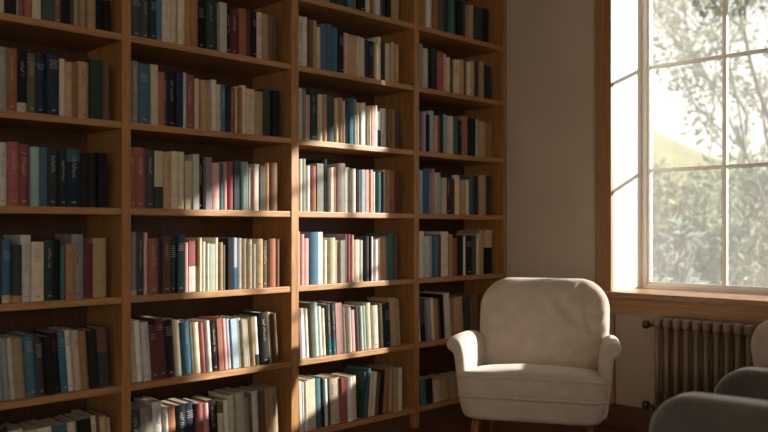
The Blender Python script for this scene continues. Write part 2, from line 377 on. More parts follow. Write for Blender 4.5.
# cell: (bay, board, x origin, y origin, scale, lean in degrees, "left right top colour[:details] ; ...")   t/d light/dark lettering, B<colour><percent> a band from the foot
CELLS = [
 (0,'A',0,0,5.68,0,"-40 22 -20 cr;25 98 -15 bk;99 109 -5 lb;110 145 -10 rd;145 184 -5 ck;187 236 -25 cr;238 303 -10 dg;306 348 0 br:t;351 405 -10 bk;405 429 0 dg;430 460 -30 tn;460 500 -20 tn;500 546 -25 tn;548 600 10 bk;600 632 30 bk"),
 (0,'B',0,35,4.55,0,"-30 36 50 gy:t;38 82 58 ck:t;84 126 75 bk:tBlg16;128 166 82 ol:t;168 213 80 nv:t;216 268 88 nv:t;271 302 108 cr;303 334 122 tn:d;336 361 125 ck;363 413 120 tn:d;415 468 112 gn;470 502 135 br"),
 (0,'C',0,120,4.55,0,"-10 35 102 wh:d;37 86 100 rd:t;88 140 108 rd:t;144 182 123 lt;183 213 125 te;215 268 125 gn:t;270 302 142 nv:t;304 364 133 te:tBnv78;366 410 150 bk;411 449 150 bk;450 490 150 bk"),
 (0,'D',0,215,4.55,0,"-40 12 105 dg;14 58 112 bl:tBcr12;60 102 137 dg:Btn12;103 150 92 wh:d;150 204 123 cr:d;206 251 113 gn:t;252 281 112 bk;281 298 135 te;299 331 130 oc:d;333 385 88 gy:d;386 431 128 mr;432 494 105 tn"),
 (0,'E',0,310,3.54,4,"-20 8 100 lb;8 31 100 gy;31 50 100 lg;53 90 100 tn;92 127 88 bl:t;128 158 100 dg:t;159 187 95 bk;188 214 82 bk:r;215 239 78 bl:t;240 263 72 wh:d;264 286 72 cr:d;287 317 75 oc;318 348 72 bk;350 386 65 br:Bdg60"),
 (0,'F',0,390,5.908,4,"-20 58 230 bk;60 150 240 lg;151 236 240 cr;237 320 225 wh;321 398 208 te;405 472 195 cr:d;474 550 175 bk;552 580 155 cr;582 605 155 br;607 646 158 tn;648 668 165 tn"),
 (1,'A',125,0,4.39,0,"28 74 -20 dg:t;75 107 -15 dg:t;108 138 -15 nv:t;139 165 -10 bl;167 202 -15 cr:d;203 233 -5 cr;234 263 -10 cr;264 292 -5 oc;293 322 -5 oc;324 356 10 bk:t;358 392 -5 gn:t;392 413 15 gn;414 444 12 sg;446 472 35 bk:t;473 505 40 mr:t;507 538 38 ck;538 558 50 mr;559 579 52 bk:t;580 601 55 cr:d;602 631 62 tn;632 655 70 br;656 677 72 br"),
 (1,'B',125,50,4.39,0,"27 65 48 gy:t;66 111 60 bl:t;113 141 65 cr;143 173 97 ck;174 194 100 dg:t;195 231 97 bk:t;232 258 95 nv;258 269 100 lb;270 313 108 rd:t;315 335 125 cr;337 366 132 tn;367 385 168 tn;386 406 130 wh;407 424 152 cr;425 454 150 bl:t;455 469 158 nv;470 491 163 rd:t;492 502 165 cr;503 515 165 oc;516 538 155 cr;539 574 170 cr:d;575 610 182 tn;612 646 170 gn;648 678 180 bk"),
 (1,'C',125,135,4.39,0,"22 49 55 rd:t;50 94 55 rd:t;95 132 65 dg:t;133 170 70 cr:Bdg38;171 205 80 tn:d;206 238 72 cr;239 267 74 cr;268 294 113 cr;299 323 85 lg;325 353 98 bk:t;354 380 98 pu;381 417 123 pk;418 438 123 te;439 458 118 pk;458 482 116 rd;485 512 110 dg;513 531 118 lt;531 549 117 sg;549 560 143 wh;561 573 143 pk;574 595 127 wh;596 621 135 ol;622 643 122 oc;644 677 122 br"),
 (1,'D',125,220,4.39,0,"23 51 52 pu:tBlg8;52 86 52 dg:t;86 106 55 pk;107 149 82 ck:t;149 166 80 dg;167 201 70 br:t;202 233 65 nv:t;233 266 66 nv:t;266 287 98 pk;288 326 92 rd:Bwh50;326 339 78 cr;340 356 95 cr;356 373 103 sg;373 394 105 sg;396 416 78 cr;416 433 98 tn;433 451 110 gy;452 476 80 bk;477 501 78 lb:Bbl42;502 523 80 wh;524 541 83 cr;541 561 85 cr:d;561 574 105 wh;574 607 83 tn:d;608 636 90 ol:t;637 669 82 ck;670 687 84 br"),
 (1,'E',125,300,4.39,4,"28 53 92 cr:d;54 78 92 wh;80 111 98 lg:d;113 147 113 mr:t;149 182 82 mr:t;183 223 90 bk:t;224 256 92 cr;257 289 97 bl:t;290 306 100 ol;307 335 100 cr;337 358 100 rd;359 381 92 wh;382 411 100 bk:t;412 433 82 ck;433 450 82 pk;451 473 85 lb;474 498 83 lb;500 521 80 wh;521 537 85 cr;538 551 87 wh;552 572 80 tn;572 594 75 wh:Bdg22;595 632 55 bk:t;632 653 55 tn;653 669 58 br"),
 (1,'F',125,385,4.39,3,"27 75 110 dg:t;77 129 100 gy:t;131 171 75 lg:d;173 194 105 wh:d;194 234 100 ck;235 275 90 nv:t;275 318 82 nv:t;319 348 80 rd;348 371 80 pk;372 415 68 bk:t;416 438 70 br:Bwh75;439 461 65 wh;462 491 45 cr;492 530 32 cr;531 546 55 gy;547 568 45 br:t;569 595 28 wh;598 616 25 br;616 642 20 oc;644 680 12 tn:d"),
 (2,'T',290,0,5.12,0,"45 80 -140 br;81 120 -130 dg;121 160 -120 cr;161 205 -120 tn;206 249 -115 gn;250 276 -110 dg;277 301 -100 nv;302 333 -105 bl;334 351 -90 ck;352 387 -95 bk:t;388 400 -80 wh;400 421 -90 cr;421 438 -80 oc;439 459 -85 wh;460 473 -70 br;474 501 -70 nv;502 519 -60 bk;520 546 -60 tn;547 572 -55 tn"),
 (2,'A',290,0,4.8,0,"42 76 75 wh:d;77 96 80 wh:d;97 113 95 br;113 130 98 tn;130 153 130 cr;153 181 115 bl;182 214 118 bl;214 236 132 bl;237 263 140 bk:t;263 279 158 pk;280 306 165 tn;307 321 170 tn;321 339 175 cr;340 360 182 cr;361 380 190 nv;381 403 198 nv:t;404 412 198 br;413 426 218 cr;427 447 176 cr;448 459 205 dg;460 475 208 cr;476 490 210 pk;491 505 203 cr;506 524 215 tn"),
 (2,'B',290,80,4.8,0,"40 62 40 lg;62 79 45 gy;80 102 70 pk;103 135 42 gn:t;136 159 70 cr;160 181 70 tn;182 215 75 dg;217 236 87 cr;237 254 85 oc;255 272 100 cr;273 287 100 dg;288 304 88 bl;305 323 93 gy;324 342 108 cr;343 357 112 wh;358 377 108 sg;378 391 125 cr;392 406 123 pk;407 425 122 wh;426 443 150 wh:Bnv48;444 473 137 lg;474 489 140 br;490 513 142 ck;515 537 150 dg"),
 (2,'C',290,150,4.8,0,"42 61 43 lg;62 84 42 gy;85 104 75 wh;105 132 76 ck;134 164 65 gy;165 189 45 bk;190 210 85 wh;211 236 82 ck;237 269 65 wh;270 292 83 wh;293 317 90 sg;318 332 95 bk;333 345 95 gy;345 360 95 lb;361 387 95 pk;388 404 95 pk;405 418 105 wh;419 441 105 te;441 455 103 nv;456 471 95 cr;472 482 95 tn;483 512 100 ck;513 536 103 mr"),
 (2,'D',290,220,4.8,0,"42 55 55 pk;55 73 68 pk;74 102 88 pk;103 145 58 bl;145 164 58 wh;165 189 97 cr;190 223 85 cr;224 242 98 cr;243 263 97 sg;264 279 68 pu;280 298 68 rd;298 311 72 pk;312 342 95 cr;343 363 97 sg;364 381 80 dg;382 392 80 bk;393 407 80 wh;408 427 95 wh;428 448 88 pk;449 471 80 tn;472 502 65 te;504 521 75 br"),
 (2,'E',290,290,5.4,3,"50 64 102 pu;64 83 100 wh;84 104 102 wh;105 135 70 ol;135 163 68 lt;163 184 90 wh;184 201 100 cr;203 227 78 dg:tBte30;228 251 76 dg:tBte30;252 286 70 pk;287 305 95 cr;306 333 93 wh;334 360 110 pk;361 383 88 dg;384 402 88 sg;403 421 85 lt;422 451 72 cr;452 486 85 cr:d;487 497 78 br;498 512 75 wh;513 546 72 nv:t;547 590 45 tn;590 603 50 tn"),
 (2,'F',290,350,5.27,2,"50 62 165 wh;63 79 170 lg;80 95 165 cr;95 134 155 cr;135 171 152 te;172 189 155 bk;190 209 155 wh;210 223 155 dg;224 272 150 cr:d;274 301 145 rd;302 332 143 wh;333 362 140 cr"),
 (2,'F',290,350,5.27,-5,"386 402 118 gn;403 424 100 te;425 441 120 cr;442 458 118 cr;459 480 122 br;481 497 112 bk;498 525 100 ck"),
 (2,'F',290,350,5.27,0,"534 550 95 tn;551 574 95 tn;575 597 95 cr:d"),
 (3,'T',405,0,3.93,0,"56 72 -40 oc;73 85 -35 oc;86 99 -30 wh;100 114 -20 lb;115 131 -20 ck;132 161 -20 ol;162 177 -5 gn;178 191 -5 te;192 211 0 gn;212 229 5 bk;230 243 10 dg;244 256 20 tn;257 273 20 tn;274 306 30 gn;307 331 35 bk"),
 (3,'A',405,0,3.93,0,"57 75 172 gy;76 99 190 cr;100 108 190 bk;108 131 190 nv;132 156 203 rd:t;156 168 212 pk;169 183 225 cr;183 196 232 ol;197 216 235 cr:d;216 234 235 tn;235 248 245 br;249 258 245 cr;258 273 240 tn;274 294 240 dg;295 310 240 tn;311 325 255 nv;326 341 262 nv"),
 (3,'B',405,95,3.32,0,"46 54 48 wh;54 62 60 pu;63 76 57 lg;77 83 65 nv;83 100 53 lt;100 110 68 pk;110 119 68 ck;119 131 57 nv;131 143 65 lb;143 150 75 sg;150 168 70 cr;169 181 72 te;181 194 85 bk:t;194 216 70 ck;217 238 78 bk;238 249 80 sg;250 269 88 tn;270 294 92 oc"),
 (3,'C',405,95,3.32,0,"46 60 250 lb;61 79 245 bl;80 90 258 gy;91 100 245 pk;101 110 260 cr;111 126 258 lb;126 140 275 cr;141 159 262 nv:t;160 170 278 mr;171 189 266 cr;189 203 282 tn;203 216 282 cr;217 233 265 te;233 250 268 gn;251 271 266 tn;272 286 270 dg"),
 (3,'D',405,215,4.32,0,"64 89 70 cr;90 112 90 lb;113 124 90 gy;125 141 90 bl;141 157 85 mr;158 190 72 cr;191 203 85 tn;204 234 98 rd;235 253 92 bk;254 266 92 wh;267 296 90 bk:t;297 313 88 ol;314 325 82 cr;326 345 68 tn;346 376 65 tn:Bbk60"),
 (3,'E',400,285,6.64,4,"132 145 85 wh;146 181 95 dg:Bbk40;182 207 95 gy;208 236 90 cr;237 256 92 oc;257 281 95 br;282 301 65 bk;301 330 55 lg;335 375 92 oc;376 436 82 tn;437 468 82 dg;470 500 65 br;501 532 65 br"),
 (3,'F',420,330,3.37,4,"3 22 170 te;23 45 165 bk;46 68 172 cr;69 100 165 tn;101 131 165 tn;132 160 160 bk;161 190 160 br"),
]
rng = random.Random(7)
SX = -D - .018                                   # spine plane
BAYN = ['leftmost bay', 'second bay', 'third bay', 'fourth bay']
ROWS = [list('ABCDEF'), list('ABCDEF'), list('TABCDEF'), list('TABCDEF')]
ORD = ['first', 'second', 'third', 'fourth', 'fifth', 'sixth', 'seventh', 'eighth', 'ninth', 'tenth', 'eleventh', 'twelfth', 'thirteenth', 'fourteenth', 'fifteenth',
       'sixteenth', 'seventeenth', 'eighteenth', 'nineteenth', 'twentieth', '21st', '22nd', '23rd', '24th', '25th', '26th', '27th', '28th', '29th', '30th']
books = []
cellbooks = {}
for bay, row, x0, y0, sc, lean, spec in CELLS:
    z0 = BZ[row]
    lo, hi = posts[bay][1] + .003, posts[bay + 1][0] - .003
    items = []
    for e in spec.split(';'):
        a, b_, top, c = e.split()
        c, _, det = c.partition(':')
        items.append([x0 + float(a) / sc, x0 + float(b_) / sc, y0 + float(top) / sc, c, det])
    cur = lo
    for k, it in enumerate(items):
        ya, yb = bookY(it[0], SX), bookY(it[1], SX)
        if k + 1 < len(items):
            yn = bookY(items[k + 1][0], SX)
            if yn - yb < .012: yb = yn - .0006
        zt = on_X((it[0] + it[1]) / 2, it[2], SX).z
        h = max(.12, min(zt - z0, .30))
        books.append(dict(bay=bay, row=row, ya=ya, yb=yb, h=h, col=it[3], det=it[4], lean=lean, px=(it[0], it[1]), top=it[2]))
        cellbooks.setdefault((bay, row), []).append(books[-1])
for key, lst in cellbooks.items():
    bay, row = key
    lo, hi = posts[bay][1] + .002, posts[bay + 1][0] - .004
    pv = None
    for bk_ in lst:                                # to positions at the foot, clear of posts and of the book to the left
        L = R(bk_['lean']); sh = math.sin(L) * .11; w_ = bk_['yb'] - bk_['ya']
        ya = bk_['ya'] + sh
        if pv is None: lim = lo + max(0, math.sin(L)) * bk_['h']
        else:
            L0 = R(pv['lean']); hm = min(pv['h'], bk_['h'])
            lim = pv['yb'] + .0009 + max(0, math.sin(L) - math.sin(L0)) * hm
        if ya < lim:
            d = lim - ya; ya = lim; w_ = max(.0055, w_ - d)
        w_ = max(.0055, min(w_, hi - ya + min(0, math.sin(L)) * 0))
        bk_['ya'], bk_['yb'] = ya, ya + w_; pv = bk_
    for i, bk_ in enumerate(lst):
        bk_['i'] = i; bk_['n'] = len(lst)
# how large each shows in the frame
for q in books:
    t = D / (.7118 - .7024 * ((sum(q['px']) / 2 - 384) / FPX))
    ybase = YH + (CAM_H - BZ[q['row']]) * FPX / t
    vis = max(0, min(ybase, 432) - max(q['top'], 0)) * max(0, q['px'][1] - max(0, q['px'][0]))
    if q['bay'] == 3 and q['row'] in 'EF' and q['px'][0] > 450: vis *= .3
    q['vis'] = vis
order = sorted(books, key=lambda q: -q['vis'])
for k, q in enumerate(order): q['solo'] = k < 298

def paint(bm, col):
    l = bm.loops.layers.float_color.get('Col') or bm.loops.layers.float_color.new('Col')
    for f in bm.faces:
        for lp in f.loops: lp[l] = (*col, 1)
def u_prism(bm, w_, dep, z0, z1, rnd, th=.0022, grow=0.0):
    hw = w_ / 2 + grow
    arc = []
    nseg = 6
    for k in range(nseg + 1):
        y = -hw + 2 * hw * k / nseg
        arc.append((grow - rnd * (y / hw) ** 2, y))
    pts = [(-dep, -hw)] + arc + [(-dep, hw), (-dep, hw - th)] + [(-rnd - th - .001, hw - th), (-rnd - th - .001, -hw + th), (-dep, -hw + th)]
    lo = [bm.verts.new((x, y, z0)) for x, y in pts]; up = [bm.verts.new((x, y, z1)) for x, y in pts]
    n = len(pts)
    for k in range(n): bm.faces.new((lo[k], lo[(k + 1) % n], up[(k + 1) % n], up[k]))
    # caps: spine fan and the two boards as quads
    def cap(v, flip):
        m_ = len(arc)
        fs = [[v[0], v[1], v[-2], v[-1]], [v[m_], v[m_ + 1], v[m_ + 2], v[m_ + 3]], v[1:m_ + 1] + [v[m_ + 3], v[-2]]]
        for f in fs: bm.faces.new(f[::-1] if flip else f)
    cap(up, False); cap(lo, True)
def jit(c, r):
    f = 1 + r.uniform(-.10, .10)
    return tuple(max(0, min(1, v * f + r.uniform(-.015, .015))) for v in c)
INK = dict(t=(.80, .76, .66), d=(.25, .22, .20), r=(.70, .28, .28))
def build_book(q):
    """returns list of (name, bmesh, material) in book space"""
    r = random.Random(hash((q['bay'], ord(q['row']), q['i'])) & 0xffff)
    w_ = q['yb'] - q['ya']; h = q['h']; c = PAL[q['col']][0]
    g_ = .3 * c[0] + .6 * c[1] + .1 * c[2]; ds = .14 if g_ > .55 else .26; c = tuple(v * (1 - ds) + g_ * ds for v in c)
    c = tuple(v ** .9 for v in c); c = s2l(jit(c, r)); dep = min(.235, max(.12, h * r.uniform(.62, .74))); rnd = min(w_ * .30, .008) if r.random() < .8 else .0008
    hard = h > .15 and r.random() < .7
    q['dx'] = r.uniform(-.013, .005)
    bm = bmesh.new(); u_prism(bm, w_, dep, 0, h, rnd); paint(bm, c)
    out = [('cover', bm, M_cover)]
    bm = bmesh.new(); ins = .003 if hard else .0006
    add_box(bm, -dep + .004, -rnd - .0034, -w_ / 2 + .0023, w_ / 2 - .0023, ins, h - ins); paint(bm, (.7, .65, .5))
    out.append(('pages', bm, M_pages))
    det = q['det']
    if 'B' in det:
        k = det.index('B'); bc_, pc = PAL[det[k + 1:k + 3]][0], int(det[k + 3:]) / 100
        bm = bmesh.new(); u_prism(bm, w_, .045, 0.0006, h * pc, rnd, grow=.00035); paint(bm, s2l(bc_)); out.append(('spine_band', bm, M_cover))
        det = det[:k]
    ink = next((INK[x] for x in det if x in INK), None)
    if ink and w_ > .008:
        bm = bmesh.new(); x = .0003 if 'B' not in q['det'] else .0006
        style = r.random()
        def bar(ya, yb, za, zb):
            m_ = max(abs(ya), abs(yb)); xx = x - rnd * (m_ / (w_ / 2)) ** 2 * .2
            add_box(bm, -.004, xx + .0003, ya, yb, za, zb)
        if style < .6:                            # worn lettering running down the spine
            z = h * .86; end = h * r.uniform(.4, .6); hw = w_ * r.uniform(.13, .2)
            while z > end:
                ln = r.uniform(.003, .0065)
                if r.random() < .9:
                    o_ = r.uniform(0, hw * .6)
                    bar(-hw, hw - o_, z - ln * .3, z); bar(-hw * r.uniform(.3, 1), -hw * .1, z - ln, z - ln * .3) if r.random() < .7 else bar(hw * .2, hw, z - ln, z - ln * .3)
                z -= ln + .002
        else:                                     # short lines across the spine
            z = h * r.uniform(.80, .9)
            for _ in range(r.randint(3, 6)):
                hw = w_ * r.uniform(.22, .36); bar(-hw, hw, z - .0028, z); z -= .0085
        ik = tuple(.55 * a + .45 * b_ for a, b_ in zip(s2l(ink), c))
        paint(bm, ik); out.append(('title', bm, M_cover))
        bm = bmesh.new(); hw = w_ * .16; bar(-hw, hw, h * .07, h * .07 + .005); paint(bm, ik); out.append(('publisher_mark', bm, M_cover))
    return out
def book_matrix(q):
    L = R(q['lean']); w_ = q['yb'] - q['ya']
    y = (q['ya'] + q['yb']) / 2; z = BZ[q['row']] + .0004 + abs(math.sin(L)) * w_ / 2
    return Matrix.Translation((SX + q['dx'], y, z)) @ Matrix.Rotation(L, 4, 'X')
def art(c): return 'an ' + c if c[0] in 'aeiou' else 'a ' + c
def book_label(q):
    lb = book_text(q)
    if len(lb.split()) > 16: lb = lb.replace('tall ', '').replace('short ', '')
    return lb
def book_text(q):
    lst = cellbooks[(q['bay'], q['row'])]; i = q['i']; cn = PAL[q['col']][1]
    ri = ROWS[q['bay']].index(q['row']); nr = len(ROWS[q['bay']])
    sh = 'top shelf' if ri == 0 else 'bottom shelf' if ri == nr - 1 else ORD[ri] + ' shelf down'
    names = [PAL[o['col']][1] for o in lst]
    hs = sorted(o['h'] for o in lst); sz = 'tall ' if q['h'] >= hs[-3] else 'short ' if q['h'] <= hs[2] else ''
    if names.count(cn) == 1: return f"{sz}{cn} book, the only {cn} one on {sh}, {BAYN[q['bay']]}"
    if i == 0: return f"{sz}{cn} book at left end of {sh}, {BAYN[q['bay']]}, beside {art(names[1])} one"
    if i == len(lst) - 1: return f"{sz}{cn} book at right end of {sh}, {BAYN[q['bay']]}"
    p = names[i - 1].split()[-1]; n_ = names[i + 1].split()[-1]
    lb = f"{cn} book {ORD[i]} from left, between {p} and {n_} ones, {sh}, {BAYN[q['bay']]}"
    return lb if len(lb.split()) <= 16 else lb.replace(' ones,', ',')
stuff_bm = bmesh.new(); stuff_bm.loops.layers.float_color.new('Col')
def to_stuff(parts, mtx):
    for name, bm, m in parts:
        bmesh.ops.recalc_face_normals(bm, faces=bm.faces[:])
        idx = 1 if m is M_pages else 0
        src = bm.loops.layers.float_color['Col']; dst = stuff_bm.loops.layers.float_color['Col']
        mp = {v: stuff_bm.verts.new(mtx @ v.co) for v in bm.verts}
        for f in bm.faces:
            g = stuff_bm.faces.new([mp[v] for v in f.verts]); g.material_index = idx
            for a, b_ in zip(f.loops, g.loops): b_[dst] = a[src]
        bm.free()
for q in books:
    parts = build_book(q); mtx = book_matrix(q)
    if not q['solo']:
        to_stuff(parts, mtx); continue
    ri = ROWS[q['bay']].index(q['row'])
    root = obj('book', parts[0][1], M_cover)
    root.matrix_world = mtx
    tag(root, book_label(q), 'book', f"books on shelf {['one','two','three','four','five','six','seven'][ri]} of the {BAYN[q['bay']]}")
    for name, bm, m in parts[1:]: obj(name, bm, m, root)
# books left of the frame on the leftmost bay
for row in 'ABCDEF':
    first = cellbooks[(0, row)][0]; y = first['ya'] - .004; k = 0
    while y > posts[0][1] + .06:
        w_ = rng.uniform(.018, .038)
        q = dict(bay=0, row=row, ya=y - w_, yb=y, h=rng.uniform(.19, .25), col=rng.choice(list(PAL)), det='', lean=first['lean'], i=100 + k)
        to_stuff(build_book(q), book_matrix(q)); y -= w_ + .001; k += 1
bmesh.ops.recalc_face_normals(stuff_bm, faces=stuff_bm.faces[:])
me = bpy.data.meshes.new('small_books'); stuff_bm.to_mesh(me); stuff_bm.free(); me.materials.append(M_cover); me.materials.append(M_pages)
so_ = bpy.data.objects.new('small_books', me); C.objects.link(so_)
tag(so_, 'many thin books of mixed colours packed on the farther bookcase shelves', 'books', kind='stuff')

# ------------------------------------------------------------------ armchairs
def armchair(label, loc, rotz, mat, group=None, scale=1.0, rail=True, foot=0.0):
    """faces local -Y; origin on the floor under the seat"""
    t = thing('armchair', label, 'armchair', loc, rotz, group); t.scale = (scale,) * 3
    wn = lambda p, f, a: noise.noise(Vector(p) * f) * a
    # upholstered base
    def base(p, q, d):
        k = d / .05
        return (p * (.975 + .03 * k), q * (.985 + .015 * k) - .01, d + .295)
    bm = bmesh.new(); pad(bm, .30, .33, .07, .05, .022, base); obj('seat_base', bm, mat, t, True)
    def cush(x, y, z):
        k = max(0, 1 - (x / .30) ** 2) * max(0, 1 - (y / .30) ** 2)
        q = .040 * k ** .5 if z > 0 else 0
        return (x, y - .065, z + .388 - .06 * (y + .29) / .5 + q + wn((x, y, z), 9, .003))
    bm = bmesh.new(); pad(bm, .30, .29, .06, .050, .028, cush); sc_ = obj('seat_cushion', bm, mat, t, True)
    for zz in (.428, .348):                            # piping round the cushion
        pts = [(x * .995, y * .995 - .065, zz - .06 * (y + .29) / .5) for x, y in outline(.30, .29, .06) if y < .16]
        pts.sort(key=lambda q: math.atan2(q[0], -(q[1] - .1)))
        bm = bmesh.new(); add_tube(bm, pts, .0055, 8); obj('piping', bm, mat, sc_, True)
    # backrest
    CREASES = [(.27, .02, .17, .045), (.275, -.045, .17, -.09), (.255, .09, .15, .12), (.04, .225, .005, .11), (.11, .225, .075, .13), (.17, .205, .12, .14), (.10, -.23, .04, -.12)]
    def back(x, z, y):
        y = -y
        k = (z + .25) / .5
        bul = max(0, (1 - (x / .31) ** 2) * (1 - (z / .27) ** 2))
        ym = y + (-.022 * bul if y < 0 else .006 * bul)
        wr = 0
        if y < 0:
            wr = wn((x, 0, z * .45), 16, .004) + wn((x, .3, z), 30, .0014)
            g = max(0, 1 - math.hypot(x - .17, z - .13) / .20); wr += math.sin(58 * (x + z * .35) + 4 * noise.noise(Vector((x * 9, 0, z * 9)))) * .011 * g
            for ax, az, bx, bz in CREASES:
                dx, dz = bx - ax, bz - az; u = max(0, min(1, ((x - ax) * dx + (z - az) * dz) / (dx * dx + dz * dz)))
                dd = math.hypot(x - ax - u * dx, z - az - u * dz)
                wr += (.010 * math.exp(-(dd / .014) ** 2) - .005 * math.exp(-((dd - .028) / .014) ** 2)) * (1 - .6 * u)
        cur = .05 * (x / .3) ** 2
        x *= (.955 + .06 * math.sin(min(1, k * 1.15) * math.pi * .62))
        return (x, ym + wr + .205 + .16 * k - cur * .45, z + .550)
    bm = bmesh.new(); pad(bm, .30, .25, .14, .068, .055, back, inner=26); obj('backrest', bm, mat, t, True)
    # outward rolled arms
    for s in (-1, 1):
        prof = [(.268, .27), (.272, .34), (.274, .42), (.278, .49), (.284, .530), (.294, .556), (.308, .573), (.326, .581), (.343, .578), (.357, .567), (.364, .550), (.362, .533),
                (.353, .520), (.342, .514), (.334, .508), (.330, .490), (.327, .45), (.323, .40), (.317, .34), (.310, .285), (.302, .256), (.285, .252), (.270, .256)]
        prof = [Vector((x, 0, z)) for x, z in prof]; n = len(prof)
        nor = []
        for k in range(n):
            d = prof[(k + 1) % n] - prof[k - 1]; nor.append(Vector((d.z, 0, -d.x)).normalized())
        # make normals point outward
        cen = sum(prof, Vector()) / n
        if sum(1 for k in range(n) if nor[k].dot(prof[k] - cen) > 0) < n / 2: nor = [-v for v in nor]
        ys = [(-.268, .014, 0), (-.262, .005, 0), (-.250, 0, 0), (-.15, 0, 0), (-.05, 0, -.004), (.05, 0, -.010), (.12, 0, -.020), (.18, 0, -.04), (.23, 0, -.07), (.26, .01, -.09)]
        bm = bmesh.new(); rings = []
        for y, inset, rise in ys:
            rg = []
            for k in range(n):
                p = prof[k] - nor[k] * inset
                zz = p.z + rise * max(0, (p.z - .30) / .28)
                yy = y - .035 * max(0, (p.z - .28) / .3) if y < -.1 else y
                xx = p.x - (y + .25) * .05
                rg.append(bm.verts.new((s * xx, yy + .03, zz)))
            rings.append(rg)
        for a, b_ in zip(rings, rings[1:]):
            for k in range(n): bm.faces.new((a[k], a[(k + 1) % n], b_[(k + 1) % n], b_[k]))
        for rg in (rings[0], rings[-1]):
            c = bm.verts.new(sum((v.co for v in rg), Vector()) / n) if False else None
            # strip cap between the inner and outer side of the profile
            i, j = 0, n - 1
            while j - i > 2: bm.faces.new((rg[i], rg[i + 1], rg[j - 1], rg[j])); i += 1; j -= 1
            if j - i == 2: bm.faces.new((rg[i], rg[i + 1], rg[j]))
        o = obj('arm', bm, mat, t, True)
        sm = o.modifiers.new('round', 'SUBSURF'); sm.levels = 1; sm.render_levels = 2
    for sx in (-1, 1):
        for sy, yy in ((-1, -.255), (1, .25)):
            bm = bmesh.new()
            add_tube(bm, [(sx * .225, yy, .262), (sx * .235, yy + sy * .012, .18), (sx * .252, yy + sy * .03, foot)], [.021, .018, .011], 12)
            obj('leg', bm, M_leg, t, True)
    if rail:
        bm = bmesh.new(); add_tube(bm, [(-.215, -.22, .235), (-.215, .22, .235)], .009, 8); obj('under_rail', bm, M_dark, t)
    return t
KC = .95
FC = (FW * 3.35 + RT * .588) * KC                       # front centre of the seat on the floor plan
th = R(29)
face = Vector((math.sin(th), -math.cos(th), 0))
A0 = FC - face * .35 * KC
armchair('cream linen armchair with rolled arms and wooden legs before the bookcase corner', (A0.x, A0.y, CAM_H * (1 - KC)), th, M_linen, scale=KC, foot=-CAM_H * (1 - KC) / KC)
def slab_chair(label, loc, rotz, mat):
    t = thing('lounge_chair', label, 'armchair', loc, rotz)
    bm = bmesh.new(); pad(bm, .29, .32, .05, .075, .03, lambda p, q, d: (p, q, d + .225)); obj('seat_base', bm, mat, t, True)
    bm = bmesh.new(); pad(bm, .205, .30, .05, .06, .04, lambda p, q, d: (p, q - .03, d + .36)); obj('seat_cushion', bm, mat, t, True)
    for s_ in (-1, 1):
        bm = bmesh.new(); pad(bm, .35, .225, .115, .055, .03, lambda p, q, d: (s_ * (.262 + d), p, q + .38)); obj('arm', bm, mat, t, True)
    bm = bmesh.new(); pad(bm, .205, .26, .09, .07, .05, lambda p, q, d: (p, .26 - d + .12 * (q + .26), q + .56)); obj('backrest', bm, mat, t, True)
    for sx in (-1, 1):
        for sy in (-1, 1):
            bm = bmesh.new(); add_tube(bm, [(sx * .22, sy * .25, .16), (sx * .235, sy * .27, 0)], [.02, .012], 10); obj('leg', bm, M_leg, t, True)
slab_chair('dark grey armchair in near right corner, rounded arms turned towards the bookcase', (-.765, 2.40, 0), R(-84), M_grey)
armchair('pale armchair mostly cut off at right edge, standing between grey armchair and radiator', (-.87, 3.28, 0), R(174), M_linen, rail=False, scale=.92)

# ------------------------------------------------------------------ radiator
rx0 = on_Y(657, 350, 3.80).x
rd = thing('radiator', 'beige cast iron column radiator below the window sill', 'radiator', (rx0, 3.80, 0))
pitch = .0485
for k in range(17):
    bm = bmesh.new(); cxk = .025 + k * pitch
    for yy in (-.045, .015, .065):                # three columns one behind the other
        add_tube(bm, [(cxk, yy, .135), (cxk, yy, .60 - .02)], .0135, 10)
    pts = []
    rounded_box(bm, .019, .075, .026, .017, 3, lambda p: (p.x + cxk, p.y + .01, p.z + .585))
    rounded_box(bm, .019, .075, .026, .017, 3, lambda p: (p.x + cxk, p.y + .01, p.z + .135))
    obj('column', bm, M_rad, rd, True)
bm = bmesh.new()
for z in (.56, .155): add_tube(bm, [(0.0, .01, z), (.05 + 16 * pitch, .01, z)], .012, 10)
obj('joining_rod', bm, M_rad, rd, True)
for k in (0, 16):
    bm = bmesh.new(); add_tube(bm, [(.025 + k * pitch, .0, .11), (.025 + k * pitch, .0, 0)], [.014, .018], 8); obj('foot', bm, M_rad, rd, True)
for z in (.565, .165):
    bm = bmesh.new(); add_tube(bm, [(0.004, .01, z), (-.05, .01, z)], .009, 10)
    add_tube(bm, [(-.046, .01, z), (-.052, .01, z), (-.074, .01, z), (-.078, .01, z)], [.012, .021, .021, .014], 14)
    if z < .3: add_tube(bm, [(-.03, .01, z), (-.03, .01, 0)], .008, 8)
    obj('valve', bm, M_brass, rd, True)['label'] = 'dark brass valve with round knob'

# ------------------------------------------------------------------ garden outside
def ground(x, y): return -.45
struct('garden_ground', boxes((-60, 40, YW + T, 90, -.6, -.45)), M_lawn)
bm = bmesh.new()
NX, NY = 30, 16
gv = [[None] * (NY + 1) for _ in range(NX + 1)]
for i in range(NX + 1):
    for j in range(NY + 1):
        X = -70 + 80 * i / NX; Y = 38 + 40 * j / NY
        s_ = math.sin(math.pi * j / NY)
        z = -.6 + s_ * (9.5 - .28 * (X + 30)) * max(.2, 1 - abs(X + 34) / 60) + noise.noise(Vector((X * .1, Y * .1, 0))) * 1.0 * s_
        gv[i][j] = bm.verts.new((X, Y, z))
for i in range(NX):
    for j in range(NY): bm.faces.new((gv[i][j], gv[i + 1][j], gv[i + 1][j + 1], gv[i][j + 1]))
hill = struct('garden_hillside', bm, M_hill, smooth=True)

